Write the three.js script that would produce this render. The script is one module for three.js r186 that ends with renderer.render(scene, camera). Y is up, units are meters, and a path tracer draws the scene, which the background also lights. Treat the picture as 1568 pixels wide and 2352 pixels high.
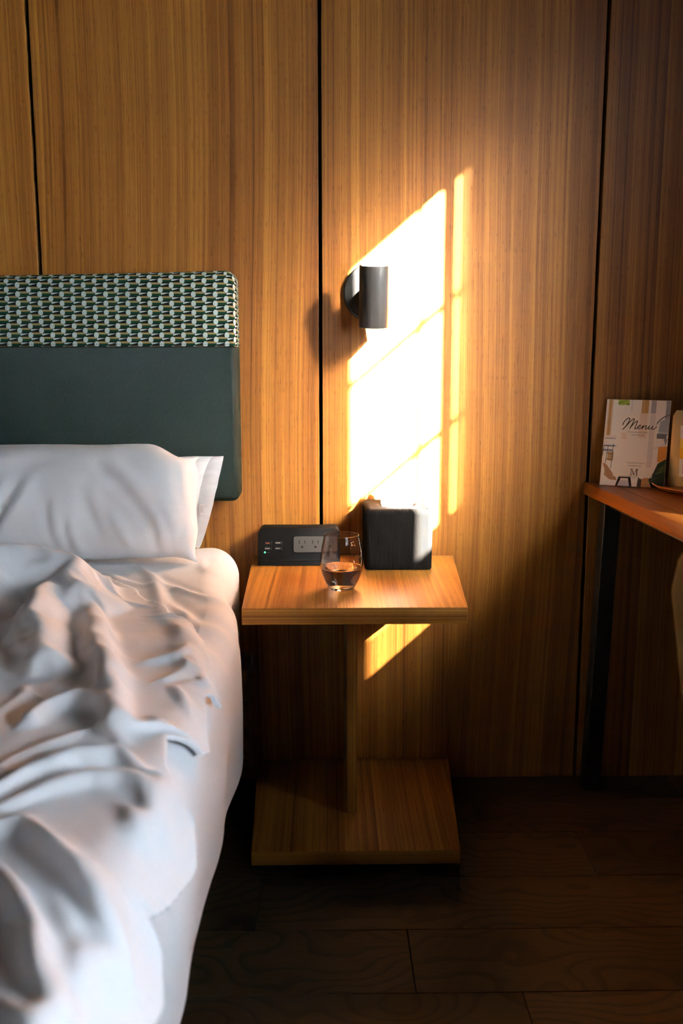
import * as THREE from 'three';
import { RoundedBoxGeometry } from 'three/addons/geometries/RoundedBoxGeometry.js';
import { mergeGeometries, toCreasedNormals } from 'three/addons/utils/BufferGeometryUtils.js';
import { Sky } from 'three/addons/objects/Sky.js';
import { ImprovedNoise } from 'three/addons/math/ImprovedNoise.js';

// ───────────── camera, sky, sun, exposure ─────────────
const scene = new THREE.Scene();
const camera = new THREE.PerspectiveCamera(57.355, 1568 / 2352, 0.02, 60);
camera.rotation.order = 'YXZ';
camera.position.set(0, 1.1131, 2.3);
camera.rotation.set(-THREE.MathUtils.degToRad(9.92), -THREE.MathUtils.degToRad(1.024), 0);
camera.focus = 2.12;
camera.userData.fStop = 4;
scene.add(camera);

const SUN = new THREE.Vector3(0.93, 0.80, 1.0).normalize();    // low afternoon sun through the window on the right
const sun = new THREE.DirectionalLight(new THREE.Color(1, 0.92, 0.80), 420);
sun.name = 'sun';
sun.position.copy(SUN).multiplyScalar(9).add(new THREE.Vector3(0.3, 0.9, 0));
sun.target.position.set(0.3, 0.9, 0);
sun.castShadow = true; sun.shadow.mapSize.set(4096, 4096); sun.shadow.radius = 1;
Object.assign(sun.shadow.camera, { left: -4, right: 4, top: 4, bottom: -4, near: 0.5, far: 20 });
scene.add(sun, sun.target);

const sky = new Sky(); sky.name = 'sky'; sky.scale.setScalar(40);   // hazy late-afternoon sky, bright round the sun
Object.assign(sky.material.uniforms.turbidity, { value: 20 }); sky.material.uniforms.rayleigh.value = 1;
sky.material.uniforms.mieCoefficient.value = 0.3; sky.material.uniforms.mieDirectionalG.value = 0.90;
sky.material.uniforms.sunPosition.value.copy(SUN);
scene.add(sky);
scene.backgroundIntensity = scene.environmentIntensity = 0.11;

const renderer = new THREE.WebGLRenderer({ antialias: true });
renderer.toneMapping = THREE.LinearToneMapping;
renderer.toneMappingExposure = 2.1;
renderer.shadowMap.enabled = true;

// ───────────── helpers ─────────────
const rng = (s) => () => { s |= 0; s = s + 0x6D2B79F5 | 0; let t = Math.imul(s ^ s >>> 15, 1 | s); t = t + Math.imul(t ^ t >>> 7, 61 | t) ^ t; return ((t ^ t >>> 14) >>> 0) / 4294967296; };
const clamp = THREE.MathUtils.clamp, lerp = THREE.MathUtils.lerp, smooth = (x, a, b) => { const t = clamp((x - a) / (b - a), 0, 1); return t * t * (3 - 2 * t); };
const IN = new ImprovedNoise(), noise = (x, y, z = 0) => IN.noise(x + 37.3, y + 11.7, z + 5.1);
const names = {};
function numbered(n) { const k = names[n] = (names[n] ?? -1) + 1; return k ? `${n}_${String(k).padStart(3, '0')}` : n; }
function tag(o, label, category, group) { o.userData = { label, category }; if (group) o.userData.group = group; return o; }
function thing(name, label, category, [x, y, z] = [0, 0, 0], turn = 0, group) {
  const o = new THREE.Group(); o.name = numbered(name); o.position.set(x, y, z); o.rotation.y = turn; scene.add(o);
  return tag(o, label, category, group);
}
function obj(name, g, m, parent = scene, label) {
  const o = new THREE.Mesh(Array.isArray(g) ? merge(g) : g, m); o.name = numbered(name); o.castShadow = o.receiveShadow = true;
  parent.add(o); if (label) o.userData.label = label; return o;
}
function struct(name) { const o = new THREE.Group(); o.name = name; o.userData.kind = 'structure'; scene.add(o); return o; }
function merge(list) {
  const l = list.map((g) => { const n = g.index ? g.toNonIndexed() : g; for (const k of Object.keys(n.attributes)) if (!['position', 'normal', 'uv'].includes(k)) n.deleteAttribute(k); return n; });
  return mergeGeometries(l);
}
// uv in metres on every face, v running along the grain axis
function grain(g, axis, du = 0, dv = 0) {
  g = g.index ? g.toNonIndexed() : g;
  const p = g.attributes.position, n = g.attributes.normal, uv = new Float32Array(p.count * 2), c = ['x', 'y', 'z'];
  for (let i = 0; i < p.count; i += 3) {
    let nx = 0, ny = 0, nz = 0;
    for (let k = 0; k < 3; k++) { nx += Math.abs(n.getX(i + k)); ny += Math.abs(n.getY(i + k)); nz += Math.abs(n.getZ(i + k)); }
    const dom = nx > ny && nx > nz ? 'x' : ny > nz ? 'y' : 'z';
    const rest = c.filter((a) => a !== axis && a !== dom);
    for (let k = 0; k < 3; k++) {
      const P = { x: p.getX(i + k), y: p.getY(i + k), z: p.getZ(i + k) };
      const v = dom === axis ? P[rest[1] ?? rest[0]] * 0.35 : P[axis];
      uv[(i + k) * 2] = P[rest[0]] + du + (dom === axis ? 0.3 : 0); uv[(i + k) * 2 + 1] = v + dv;
    }
  }
  g.setAttribute('uv', new THREE.BufferAttribute(uv, 2));
  return g;
}
const rbox = (w, h, d, r = 0.002, seg = 1) => new RoundedBoxGeometry(w, h, d, seg, Math.min(r, w / 2.01, h / 2.01, d / 2.01));
const at = (g, x, y, z) => g.translate(x, y, z);
// box between two corners
function boxAB(x0, x1, y0, y1, z0, z1, r = 0.002, seg = 1) { return at(rbox(x1 - x0, y1 - y0, z1 - z0, r, seg), (x0 + x1) / 2, (y0 + y1) / 2, (z0 + z1) / 2); }
function gridGeo(nu, nv, f, closedU = false) {   // f(u,v) -> [x,y,z], indexed grid with smooth normals
  const pos = [], uv = [], idx = [];
  for (let j = 0; j <= nv; j++) for (let i = 0; i <= nu; i++) { const p = f(i / nu, j / nv); pos.push(p[0], p[1], p[2]); uv.push(p[3] ?? i / nu, p[4] ?? j / nv); }
  for (let j = 0; j < nv; j++) for (let i = 0; i < nu; i++) { const a = j * (nu + 1) + i, b = a + 1, c = a + nu + 1, d = c + 1; idx.push(a, b, d, a, d, c); }
  const g = new THREE.BufferGeometry();
  g.setAttribute('position', new THREE.Float32BufferAttribute(pos, 3)); g.setAttribute('uv', new THREE.Float32BufferAttribute(uv, 2)); g.setIndex(idx);
  g.computeVertexNormals();
  if (closedU) { const n = g.attributes.normal, v = new THREE.Vector3(); for (let j = 0; j <= nv; j++) { const a = j * (nu + 1), b = a + nu; v.set(n.getX(a) + n.getX(b), n.getY(a) + n.getY(b), n.getZ(a) + n.getZ(b)).normalize(); n.setXYZ(a, v.x, v.y, v.z); n.setXYZ(b, v.x, v.y, v.z); } }
  return g;
}
function dataTex(w, h, f, { srgb = false, wrap = true } = {}) {
  const d = new Uint8Array(w * h * 4), o = [0, 0, 0];
  for (let y = 0; y < h; y++) for (let x = 0; x < w; x++) { f(x, y, o); const i = (y * w + x) * 4; d[i] = o[0]; d[i + 1] = o[1]; d[i + 2] = o[2]; d[i + 3] = 255; }
  const t = new THREE.DataTexture(d, w, h); t.magFilter = THREE.LinearFilter; t.minFilter = THREE.LinearMipmapLinearFilter;
  if (wrap) t.wrapS = t.wrapT = THREE.RepeatWrapping; if (srgb) t.colorSpace = THREE.SRGBColorSpace; t.needsUpdate = true; return t;
}
function canvasTex(w, h, draw, wrap = false) {
  const c = document.createElement('canvas'); c.width = w; c.height = h; draw(c.getContext('2d'), w, h);
  const t = new THREE.CanvasTexture(c); t.colorSpace = THREE.SRGBColorSpace; if (wrap) t.wrapS = t.wrapT = THREE.RepeatWrapping; return t;
}
function tileNoise1(n, seed, oct = 1) {           // periodic 1-D value noise over n samples, several octaves
  const out = new Float32Array(n), r = rng(seed);
  for (let o = 0, amp = 1, cells = oct; o < 1; o++) { const v = Array.from({ length: cells }, () => r() * 2 - 1); for (let i = 0; i < n; i++) { const x = i / n * cells, a = Math.floor(x), t = x - a, s = t * t * (3 - 2 * t); out[i] += amp * lerp(v[a % cells], v[(a + 1) % cells], s); } }
  return out;
}
function tileNoise2(w, h, cx, cy, seed) {          // periodic 2-D value noise sampler
  const r = rng(seed), v = new Float32Array(cx * cy).map(() => r() * 2 - 1);
  return (x, y) => { const fx = ((x / w) % 1 + 1) % 1 * cx, fy = ((y / h) % 1 + 1) % 1 * cy, a = Math.floor(fx) % cx, b = Math.floor(fy) % cy, t = fx - Math.floor(fx), u = fy - Math.floor(fy), s = t * t * (3 - 2 * t), q = u * u * (3 - 2 * u), a1 = (a + 1) % cx, b1 = (b + 1) % cy;
    return lerp(lerp(v[b * cx + a], v[b * cx + a1], s), lerp(v[b1 * cx + a], v[b1 * cx + a1], s), q); };
}

// ───────────── textures ─────────────
// teak veneer: 1.33 m across, 2.66 m along the grain
const TW = 2048, TH = 2048;
const teakTex = (() => {
  const broad = tileNoise1(TW, 3, 14), mid = tileNoise1(TW, 5, 60), line = tileNoise1(TW, 8, 260), fine = tileNoise1(TW, 9, 900), dark = tileNoise1(TW, 12, 170);
  const wob = tileNoise2(TW, TH, 5, 3, 21), fade = tileNoise2(TW, TH, 180, 7, 22), fibre = tileNoise2(TW, TH, 1000, 46, 23), pore = tileNoise2(TW, TH, 820, 150, 24), patch = tileNoise2(TW, TH, 30, 4, 25);
  return dataTex(TW, TH, (x, y, o) => {
    const xx = ((x + wob(x, y) * 26) % TW + TW) % TW, i = Math.floor(xx), f = xx - i, j = (i + 1) % TW, s = (a) => lerp(a[i], a[j], f);
    let t = 0.5 + 0.10 * s(broad) + 0.12 * s(mid) + 0.15 * s(line) * (0.7 + 0.5 * fade(x, y)) + 0.15 * s(fine) + 0.09 * fibre(x, y) + 0.07 * patch(x, y);
    const d = s(dark); if (d > 0.45) t -= (d - 0.45) * 1.15 * (0.6 + 0.55 * fade(x + 300, y));
    if (pore(x, y) > 0.72) t -= 0.18;
    t = clamp(t, 0, 1);
    o[0] = lerp(98, 188, t); o[1] = lerp(52, 129, t); o[2] = lerp(13, 52, t);
  }, { srgb: true });
})();
// dark oiled oak: 0.8 m along the grain (u), 0.4 m across (v)
const oakTex = (() => {
  const W = 2048, H = 1024, warp = tileNoise2(W, H, 5, 4, 41), warp2 = tileNoise2(W, H, 11, 9, 42), fib = tileNoise2(W, H, 60, 420, 43), pores = tileNoise2(W, H, 90, 512, 44), tone = tileNoise2(W, H, 4, 5, 45);
  return dataTex(W, H, (x, y, o) => {
    const rings = (y / H) * 9 + warp(x, y) * 2.6 + warp2(x, y) * 0.5, r = rings - Math.floor(rings), late = smooth(r, 0.55, 0.92) * (1 - smooth(r, 0.94, 1));
    let t = 0.62 - 0.36 * late + 0.14 * fib(x, y) + 0.12 * tone(x, y); if (pores(x, y) > 0.55 && late > 0.15) t -= 0.3;
    t = clamp(t, 0, 1);
    o[0] = lerp(15, 84, t); o[1] = lerp(11, 64, t); o[2] = lerp(6, 37, t);
  }, { srgb: true });
})();
const weaveTex = dataTex(64, 64, (x, y, o) => { const a = Math.sin(x / 64 * Math.PI * 16), b = Math.sin(y / 64 * Math.PI * 16), v = (((x >> 3) + (y >> 3)) & 1) ? a * a : b * b; o[0] = o[1] = o[2] = 90 + 150 * v; });
const vinylTex = (() => { const n = tileNoise2(256, 256, 60, 60, 71); return dataTex(256, 256, (x, y, o) => { const c = Math.sin((x + (Math.floor(y / 8) & 1) * 4) / 8 * 2 * Math.PI) * Math.sin(y / 8 * Math.PI); o[0] = o[1] = o[2] = clamp(150 + 62 * c + 40 * n(x, y), 0, 255); }); })();
const speckTex = (() => { const n = tileNoise2(256, 256, 128, 128, 72); return dataTex(256, 256, (x, y, o) => { o[0] = o[1] = o[2] = 128 + 100 * n(x, y); }); })();
// printed headboard fabric: pale octagons, green barrels, tan strips, black-and-white wedges; one repeat 50.5 mm x 20.6 mm, half-dropped
const printTex = canvasTex(1024, 418, (c, W, H) => {
  const sx = W / 465, sy = H / 193;
  c.fillStyle = '#101513'; c.fillRect(0, 0, W, H); c.scale(sx, sy);
  const poly = (col, pts, x, y) => { c.fillStyle = col; c.beginPath(); pts.forEach(([a, b], i) => c[i ? 'lineTo' : 'moveTo'](x + a, y + b)); c.closePath(); c.fill(); };
  for (let i = -2; i <= 4; i++) for (let j = -2; j <= 4; j++) {
    const x = i * 232.5, y = j * 96.5; if ((i + j) & 1) continue;
    poly('#b39a63', [[8, -58], [186, -58], [232, -16], [46, -16]], x, y);
    poly('#0a3d28', [[46, -15], [234, -15], [240, 14], [236, 36], [36, 36], [48, 20]], x, y);
    poly('#0f1412', [[34, 36], [236, 36], [206, 62], [8, 62]], x, y);
    poly('#d4ddda', [[240, -36], [413, -33], [250, 12], [238, -8]], x, y);
    poly('#151a18', [[252, 16], [412, -28], [418, 12]], x, y);
  }
  for (let i = -2; i <= 4; i++) for (let j = -2; j <= 4; j++) { if ((i + j) & 1) continue; poly('#dde6e3', [[-50, -28], [-20, -60], [20, -60], [50, -28], [50, 28], [20, 60], [-20, 60], [-50, 28]], i * 232.5, j * 96.5); }
}, true);
printTex.repeat.set(1 / 0.0505, 1 / 0.0206);

// ───────────── materials ─────────────
const rep = (t, su, sv) => { const c = t.clone(); c.repeat.set(su, sv); c.needsUpdate = true; return c; };
const teakMap = rep(teakTex, 1 / 1.33, 1 / 2.66), oakMap = rep(oakTex, 1 / 0.8, 1 / 0.4);
const teak = new THREE.MeshPhysicalMaterial({ name: 'teak veneer', map: teakMap, bumpMap: teakMap, bumpScale: 0.0004, roughness: 0.42, specularIntensity: 0.8 });
const teakTop = new THREE.MeshPhysicalMaterial({ name: 'teak veneer lacquered', map: teakMap, color: new THREE.Color(1.15, 1.22, 1.15), bumpMap: teakMap, bumpScale: 0.0003, roughness: 0.5, specularIntensity: 0.6 });
const redWood = new THREE.MeshPhysicalMaterial({ name: 'oiled hardwood', map: teakMap, color: new THREE.Color(0.54, 0.45, 0.33), bumpMap: teakMap, bumpScale: 0.0002, roughness: 0.3 });
const oak = new THREE.MeshPhysicalMaterial({ name: 'dark oak', map: oakMap, bumpMap: oakMap, bumpScale: 0.0006, roughness: 0.5 });
const oak2 = new THREE.MeshPhysicalMaterial({ name: 'dark oak lighter', map: oakMap, color: new THREE.Color(1.25, 1.2, 1.15), bumpMap: oakMap, bumpScale: 0.0006, roughness: 0.5 });
const oak3 = new THREE.MeshPhysicalMaterial({ name: 'dark oak deeper', map: oakMap, color: new THREE.Color(0.75, 0.74, 0.72), bumpMap: oakMap, bumpScale: 0.0006, roughness: 0.52 });
const backing = new THREE.MeshStandardMaterial({ name: 'black backing', color: 0x17110c, roughness: 0.9 });
const plaster = new THREE.MeshStandardMaterial({ name: 'painted plaster', color: 0x453f38, roughness: 0.95, bumpMap: rep(speckTex, 3, 3), bumpScale: 0.0004 });
const linen = new THREE.MeshPhysicalMaterial({ name: 'white cotton', color: new THREE.Color(0.88, 0.90, 0.93), roughness: 0.85, sheen: 0.25, sheenRoughness: 0.6, sheenColor: new THREE.Color(1, 1, 1), bumpMap: rep(weaveTex, 90, 90), bumpScale: 0.00012 });
const cream = new THREE.MeshPhysicalMaterial({ name: 'cream pillow ticking', color: new THREE.Color(0.84, 0.76, 0.66), roughness: 0.9 });
const vinyl = new THREE.MeshPhysicalMaterial({ name: 'green grey vinyl', color: new THREE.Color(0.013, 0.025, 0.020), specularIntensity: 0.4, roughness: 0.5, bumpMap: rep(vinylTex, 22, 22), bumpScale: 0.0005, roughnessMap: rep(vinylTex, 22, 22) });
const print = new THREE.MeshPhysicalMaterial({ name: 'printed jacquard', map: printTex, color: new THREE.Color(0.82, 0.82, 0.82), roughness: 0.8, specularIntensity: 0.25 });
const blackMetal = new THREE.MeshPhysicalMaterial({ name: 'black powder coat', color: 0x141414, roughness: 0.42, bumpMap: rep(speckTex, 6, 6), bumpScale: 0.00008 });
const lampMetal = new THREE.MeshPhysicalMaterial({ name: 'charcoal powder coat', color: 0x3e3c3a, metalness: 0.2, roughness: 0.42, bumpMap: rep(speckTex, 6, 6), bumpScale: 0.00006 });
const blackPlastic = new THREE.MeshPhysicalMaterial({ name: 'black plastic', color: 0x070707, specularIntensity: 0.35, roughness: 0.55, bumpMap: rep(speckTex, 10, 10), bumpScale: 0.0001 });
const greyPlastic = new THREE.MeshPhysicalMaterial({ name: 'grey plastic', color: 0x3a3734, roughness: 0.5 });
const slotDark = new THREE.MeshStandardMaterial({ name: 'socket hole', color: 0x060505, roughness: 0.9 });
const metal = new THREE.MeshPhysicalMaterial({ name: 'nickel contact', color: 0xb8b4ae, metalness: 0.8, roughness: 0.35 });
const leatherette = new THREE.MeshPhysicalMaterial({ name: 'black leatherette', color: 0x0b0a09, specularIntensity: 0.2, roughness: 0.8, bumpMap: rep(speckTex, 8, 8), bumpScale: 0.00006 });
const glassM = new THREE.MeshPhysicalMaterial({ name: 'clear glass', color: 0xffffff, transmission: 1, thickness: 0.002, roughness: 0, ior: 1.49 });
const waterM = new THREE.MeshPhysicalMaterial({ name: 'water', color: 0xffffff, transmission: 1, thickness: 0.05, roughness: 0, ior: 1.33 });
const paneM = new THREE.MeshPhysicalMaterial({ name: 'window glass', color: 0xffffff, transmission: 1, thickness: 0, roughness: 0, ior: 1.45 });
const frameM = new THREE.MeshPhysicalMaterial({ name: 'dark window frame', color: 0x2a2622, roughness: 0.5 });
const tissueM = new THREE.MeshPhysicalMaterial({ name: 'white tissue', color: 0xf2f0ee, roughness: 0.95, transmission: 0.35, thickness: 0 });
const blindM = new THREE.MeshPhysicalMaterial({ name: 'pale blue-grey roller blind', color: new THREE.Color(0.79, 0.87, 0.98), roughness: 1, transmission: 0.72, thickness: 0 });
const smokedM = new THREE.MeshPhysicalMaterial({ name: 'dark tinted window glass', color: new THREE.Color(0.05, 0.05, 0.05), transmission: 1, thickness: 0, roughness: 0, ior: 1.45 });
const smoked2M = new THREE.MeshPhysicalMaterial({ name: 'grey tinted window glass', color: new THREE.Color(0.020, 0.022, 0.025), transmission: 1, thickness: 0, roughness: 0, ior: 1.45 });
const acrylic = new THREE.MeshPhysicalMaterial({ name: 'clear acrylic', color: 0xffffff, transmission: 1, thickness: 0, roughness: 0.02 });
const velvet = new THREE.MeshPhysicalMaterial({ name: 'olive velvet', color: new THREE.Color(0.045, 0.031, 0.005), roughness: 0.95, specularIntensity: 0.08, sheen: 0.05, sheenRoughness: 0.4, sheenColor: new THREE.Color(0.7, 0.5, 0.14) });

// ───────────── the room ─────────────
const XR = 1.35, XL = -2.6, ZF = 4.4, HT = 2.75;
const wallB = struct('wall_back');
obj('wall_core', boxAB(XL, XR + 0.1, 0, HT, -0.12, -0.022, 0.001), backing, wallB);
const SEAMS = [-2.66, -2.002, -1.338, -0.674, -0.0095, 0.655, 1.352];
for (let i = 0; i < SEAMS.length - 1; i++) {
  const x0 = Math.max(SEAMS[i] + 0.004, XL + 0.002), x1 = Math.min(SEAMS[i + 1] - 0.004, XR - 0.002);
  obj('panel', grain(boxAB(x0, x1, 0.001, HT - 0.002, -0.022, 0, 0.0018, 2), 'y', i * 0.477 + 0.21, i * 0.91), teak, wallB);
}
const floor = struct('floor');
obj('subfloor', boxAB(XL - 0.1, XR + 0.1, -0.14, -0.016, -0.12, ZF + 0.1, 0.001), backing, floor);
{
  const r = rng(77), rows = []; let z = -0.06;
  const fixed = { 0: 0.36, 1: 0.5825, 2: -0.137, 3: 0.157, 4: 0.344 }, zs = [0.12, 0.283, 0.467, 0.65, 0.832];
  rows.push([-0.02, 0.12, 0.9]);
  for (let i = 0; i < 5; i++) rows.push([zs[i], zs[i + 1] ?? 1.014, fixed[i]]);
  for (z = 1.014; z < ZF; z += 0.182) rows.push([z, Math.min(z + 0.182, ZF), -0.8 + r() * 1.6]);
  for (const [z0, z1, j] of rows) {
    const L = 1.25; let x = j; while (x > XL) x -= L;
    for (; x < XR; x += L) {
      const x0 = Math.max(x, XL), x1 = Math.min(x + L, XR); if (x1 - x0 < 0.02) continue;
      const g = boxAB(x0 + 0.0006, x1 - 0.0006, -0.016, 0, z0 + 0.0005, z1 - 0.0005, 0.0012);
      const q = grain(g, 'x', r() * 0.4, r() * 0.8), uv = q.attributes.uv;
      for (let k = 0; k < uv.count; k++) { const a = uv.getX(k); uv.setXY(k, uv.getY(k), a); }
      obj('plank', q, [oak, oak2, oak3][Math.floor(r() * 3)], floor);
    }
  }
}
const ceil = struct('ceiling'); obj('slab', boxAB(XL - 0.1, XR + 0.1, HT, HT + 0.1, -0.12, ZF + 0.1, 0.001), plaster, ceil);
const wallL = struct('wall_left'); obj('wall_face', boxAB(XL - 0.1, XL, 0, HT, -0.02, ZF, 0.001), plaster, wallL);
const wallF = struct('wall_front'); obj('wall_face', boxAB(XL - 0.1, XR + 0.1, 0, HT, ZF, ZF + 0.1, 0.001), plaster, wallF);
const WZ0 = 1.077, WZ1 = 1.391, WY0 = 0.86, WY1 = 2.407;         // tall narrow window by the back wall
const VZ0 = 1.9, VZ1 = 3.1, VY0 = 0.95, VY1 = 1.58;            // wide window over the desk, blind drawn
const wallR = struct('wall_right');
{ // thin inner lining with exact openings, outer leaf with wider reveals so that the slanting sun reaches the glass
  const leaf = (x0, x1, m) => [boxAB(x0, x1, 0, HT, -0.02, WZ0 - m, 0.001), boxAB(x0, x1, 0, WY0 - m, WZ0 - m, WZ1 + m, 0.001), boxAB(x0, x1, WY1 + m, HT, WZ0 - m, WZ1 + m, 0.001), boxAB(x0, x1, 0, HT, WZ1 + m, VZ0 - m, 0.001),
    boxAB(x0, x1, 0, VY0 - m, VZ0 - m, VZ1 + m, 0.001), boxAB(x0, x1, VY1 + m, HT, VZ0 - m, VZ1 + m, 0.001), boxAB(x0, x1, 0, HT, VZ1 + m, ZF, 0.001)];
  obj('wall_lining', leaf(XR, XR + 0.012, 0), plaster, wallR);
  obj('wall_face', leaf(XR + 0.012, XR + 0.1, 0.15), plaster, wallR);
}
const win = struct('window_1');
const bar = (name, y0, y1, z0, z1, x0 = XR + 0.001, x1 = XR + 0.006) => obj(name, boxAB(x0, x1, y0, y1, z0, z1, 0.001), frameM, win);
obj('window_frame', [boxAB(XR - 0.006, XR, WY0 - 0.05, WY1 + 0.05, WZ0 - 0.05, WZ0), boxAB(XR - 0.006, XR, WY0 - 0.05, WY1 + 0.05, WZ1, WZ1 + 0.05), boxAB(XR - 0.006, XR, WY0 - 0.05, WY0, WZ0, WZ1), boxAB(XR - 0.006, XR, WY1, WY1 + 0.05, WZ0, WZ1)], frameM, win);
bar('mullion', WY0, WY1, 1.121, 1.153, XR, XR + 0.01); bar('lower_panel', WY0, 1.48, WZ0, 1.12, XR, XR + 0.01); bar('transom', 1.474, 1.60, WZ0, WZ1, XR, XR + 0.01);
bar('glazing_bar', 1.60, WY1, 1.202, 1.213); bar('glazing_bar', 2.123, 2.139, WZ0, WZ1); bar('glazing_bar', 1.820, 1.836, WZ0, WZ1);
const pane = (y0, y1, z0, z1, m) => obj('pane', at(new THREE.PlaneGeometry(z1 - z0, y1 - y0).rotateY(-Math.PI / 2), XR + 0.011, (y0 + y1) / 2, (z0 + z1) / 2), m, win);
pane(1.60, WY1, 1.153, WZ1, paneM); pane(WY0, 1.474, 1.153, WZ1, smokedM); pane(1.60, WY1, WZ0, 1.121, smoked2M);
const win2 = struct('window_2');
obj('window_frame', [boxAB(XR - 0.006, XR, VY0 - 0.05, VY1 + 0.05, VZ0 - 0.05, VZ0), boxAB(XR - 0.006, XR, VY0 - 0.05, VY1 + 0.05, VZ1, VZ1 + 0.05), boxAB(XR - 0.006, XR, VY0 - 0.05, VY0, VZ0, VZ1), boxAB(XR - 0.006, XR, VY1, VY1 + 0.05, VZ0, VZ1)], frameM, win2);
obj('pane', at(new THREE.PlaneGeometry(VZ1 - VZ0, VY1 - VY0).rotateY(-Math.PI / 2), XR + 0.013, (VY0 + VY1) / 2, (VZ0 + VZ1) / 2), paneM, win2);
const blind = thing('roller_blind', 'pale roller blind drawn down over the wide window above the desk', 'blind', [XR - 0.03, VY1 + 0.07, (VZ0 + VZ1) / 2]);
obj('blind_fabric', at(rbox(0.0012, VY1 - VY0 + 0.12, VZ1 - VZ0 + 0.08, 0.0004), 0.014, -(VY1 - VY0 + 0.12) / 2, 0), blindM, blind);
obj('roller', new THREE.CylinderGeometry(0.02, 0.02, VZ1 - VZ0 + 0.08, 24).rotateX(Math.PI / 2), frameM, blind);
obj('bottom_bar', at(rbox(0.008, 0.018, VZ1 - VZ0 + 0.08, 0.003), 0.014, -(VY1 - VY0 + 0.12), 0), frameM, blind);

// heavy curtain gathered between the two windows, standing out from the wall
{
  const t = thing('drape', 'heavy brown drape gathered between the two windows beyond the desk', 'curtain', [1.17, 0.80, 1.56]);
  obj('drape_fabric', gridGeo(160, 4, (u, v) => { const a = u * Math.PI * 2, f = 1 + 0.10 * Math.sin(a * 17), k = 1 + 0.05 * v; return [0.165 * Math.cos(a) * f / k, v * 1.75, 0.055 * Math.sin(a) * (1 + 0.3 * Math.sin(a * 17)) / k]; }, true), new THREE.MeshPhysicalMaterial({ name: 'brown drape', color: 0x4a3a2c, roughness: 0.95 }), t);
}

// ───────────── nightstand ─────────────
{
  const t = thing('nightstand', 'teak nightstand with thick top, centre fin and low base board', 'nightstand', [0, 0, 0]);
  // board tapering towards the front, l/r at back and front
  const board = (lb, rb, lf, rf, y0, y1, z0, z1, du, axis = 'z') => {
    const g = grain(rbox(1, y1 - y0, 1, 0.0001, 1), axis); const gg = boxAB(0, 0.5, y0, y1, z0, z1, 0.0022, 2), p = gg.attributes.position;
    for (let i = 0; i < p.count; i++) { const k = (p.getZ(i) - z0) / (z1 - z0), L = lerp(lb, lf, k), R = lerp(rb, rf, k), x = p.getX(i); let X = x < 0.25 ? L + x : R - (0.5 - x); p.setX(i, X); }
    gg.computeVertexNormals(); const n0 = toCreasedNormals(gg.toNonIndexed(), 0.6);
    const q = grain(n0, axis, du, 0.4);
    // front edge banding runs sideways
    const uv = q.attributes.uv, P = q.attributes.position, N = q.attributes.normal;
    for (let i = 0; i < P.count; i++) if (N.getZ(i) > 0.8) uv.setXY(i, P.getY(i) * 3 + du, P.getX(i) + 1.1);
    return q;
  };
  obj('table_top', board(-0.181, 0.322, -0.168, 0.2875, 0.5645, 0.5994, 0.0015, 0.482, 0.13), teakTop, t);
  obj('base_board', board(-0.175, 0.318, -0.157, 0.2825, 0.042, 0.074, 0.0015, 0.488, 0.62), teakTop, t);
  obj('back_panel', grain(boxAB(-0.16, 0.311, 0.074, 0.5645, 0.003, 0.044, 0.0015), 'y', 0.35, 0.2), teak, t);
  obj('fin', grain(boxAB(0.046, 0.0705, 0.074, 0.5645, 0.044, 0.325, 0.0015), 'y', 0.8, 0.5), teak, t);
  obj('plinth', boxAB(-0.1, 0.235, 0.0005, 0.042, 0.03, 0.40, 0.001), backing, t);
}

// ───────────── bed ─────────────
const MT = 0.65, MB = 0.31;                                       // mattress top and bottom
const sideX = (y, z) => -0.198 + 0.038 * smooth(z, 0.43, 0.62) * (1 - smooth(y, 0.60, 0.64)) + 0.030 * smooth(z, 0.46, 0.70) * smooth(y, 0.58, 0.64) + 0.012 * (1 - smooth(y, 0.33, 0.56)) * smooth(z, 0.35, 0.6) * 0
  + 0.004 * Math.sin(z * 19 + y * 5) * smooth(z, 0.5, 0.7) * (1 - smooth(y, 0.45, 0.62)) - 0.012 * smooth(z, 0.65, 1.1) * (1 - smooth(y, 0.31, 0.5)) - 0.020 * smooth(z, 1.2, 1.65);
const backZ = 0.088;
const cornerIn = (z) => { const r = 0.12, d = z - backZ; return d >= r ? 0 : r - Math.sqrt(Math.max(0, r * r - (r - d) * (r - d))); };   // plan rounding of the far corner
const SHEETFOLD = [[-0.40, 0.34, -0.19, 0.62, 0.005, 0.012], [-0.36, 0.42, -0.19, 0.80, 0.006, 0.014], [-0.33, 0.52, -0.17, 0.98, 0.006, 0.012], [-0.27, 0.28, -0.19, 0.46, 0.004, 0.010], [-0.45, 0.40, -0.30, 0.52, 0.004, 0.012], [-0.24, 0.76, -0.155, 1.10, 0.007, 0.012], [-0.17, 0.60, -0.155, 0.80, 0.003, 0.009]];
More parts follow.
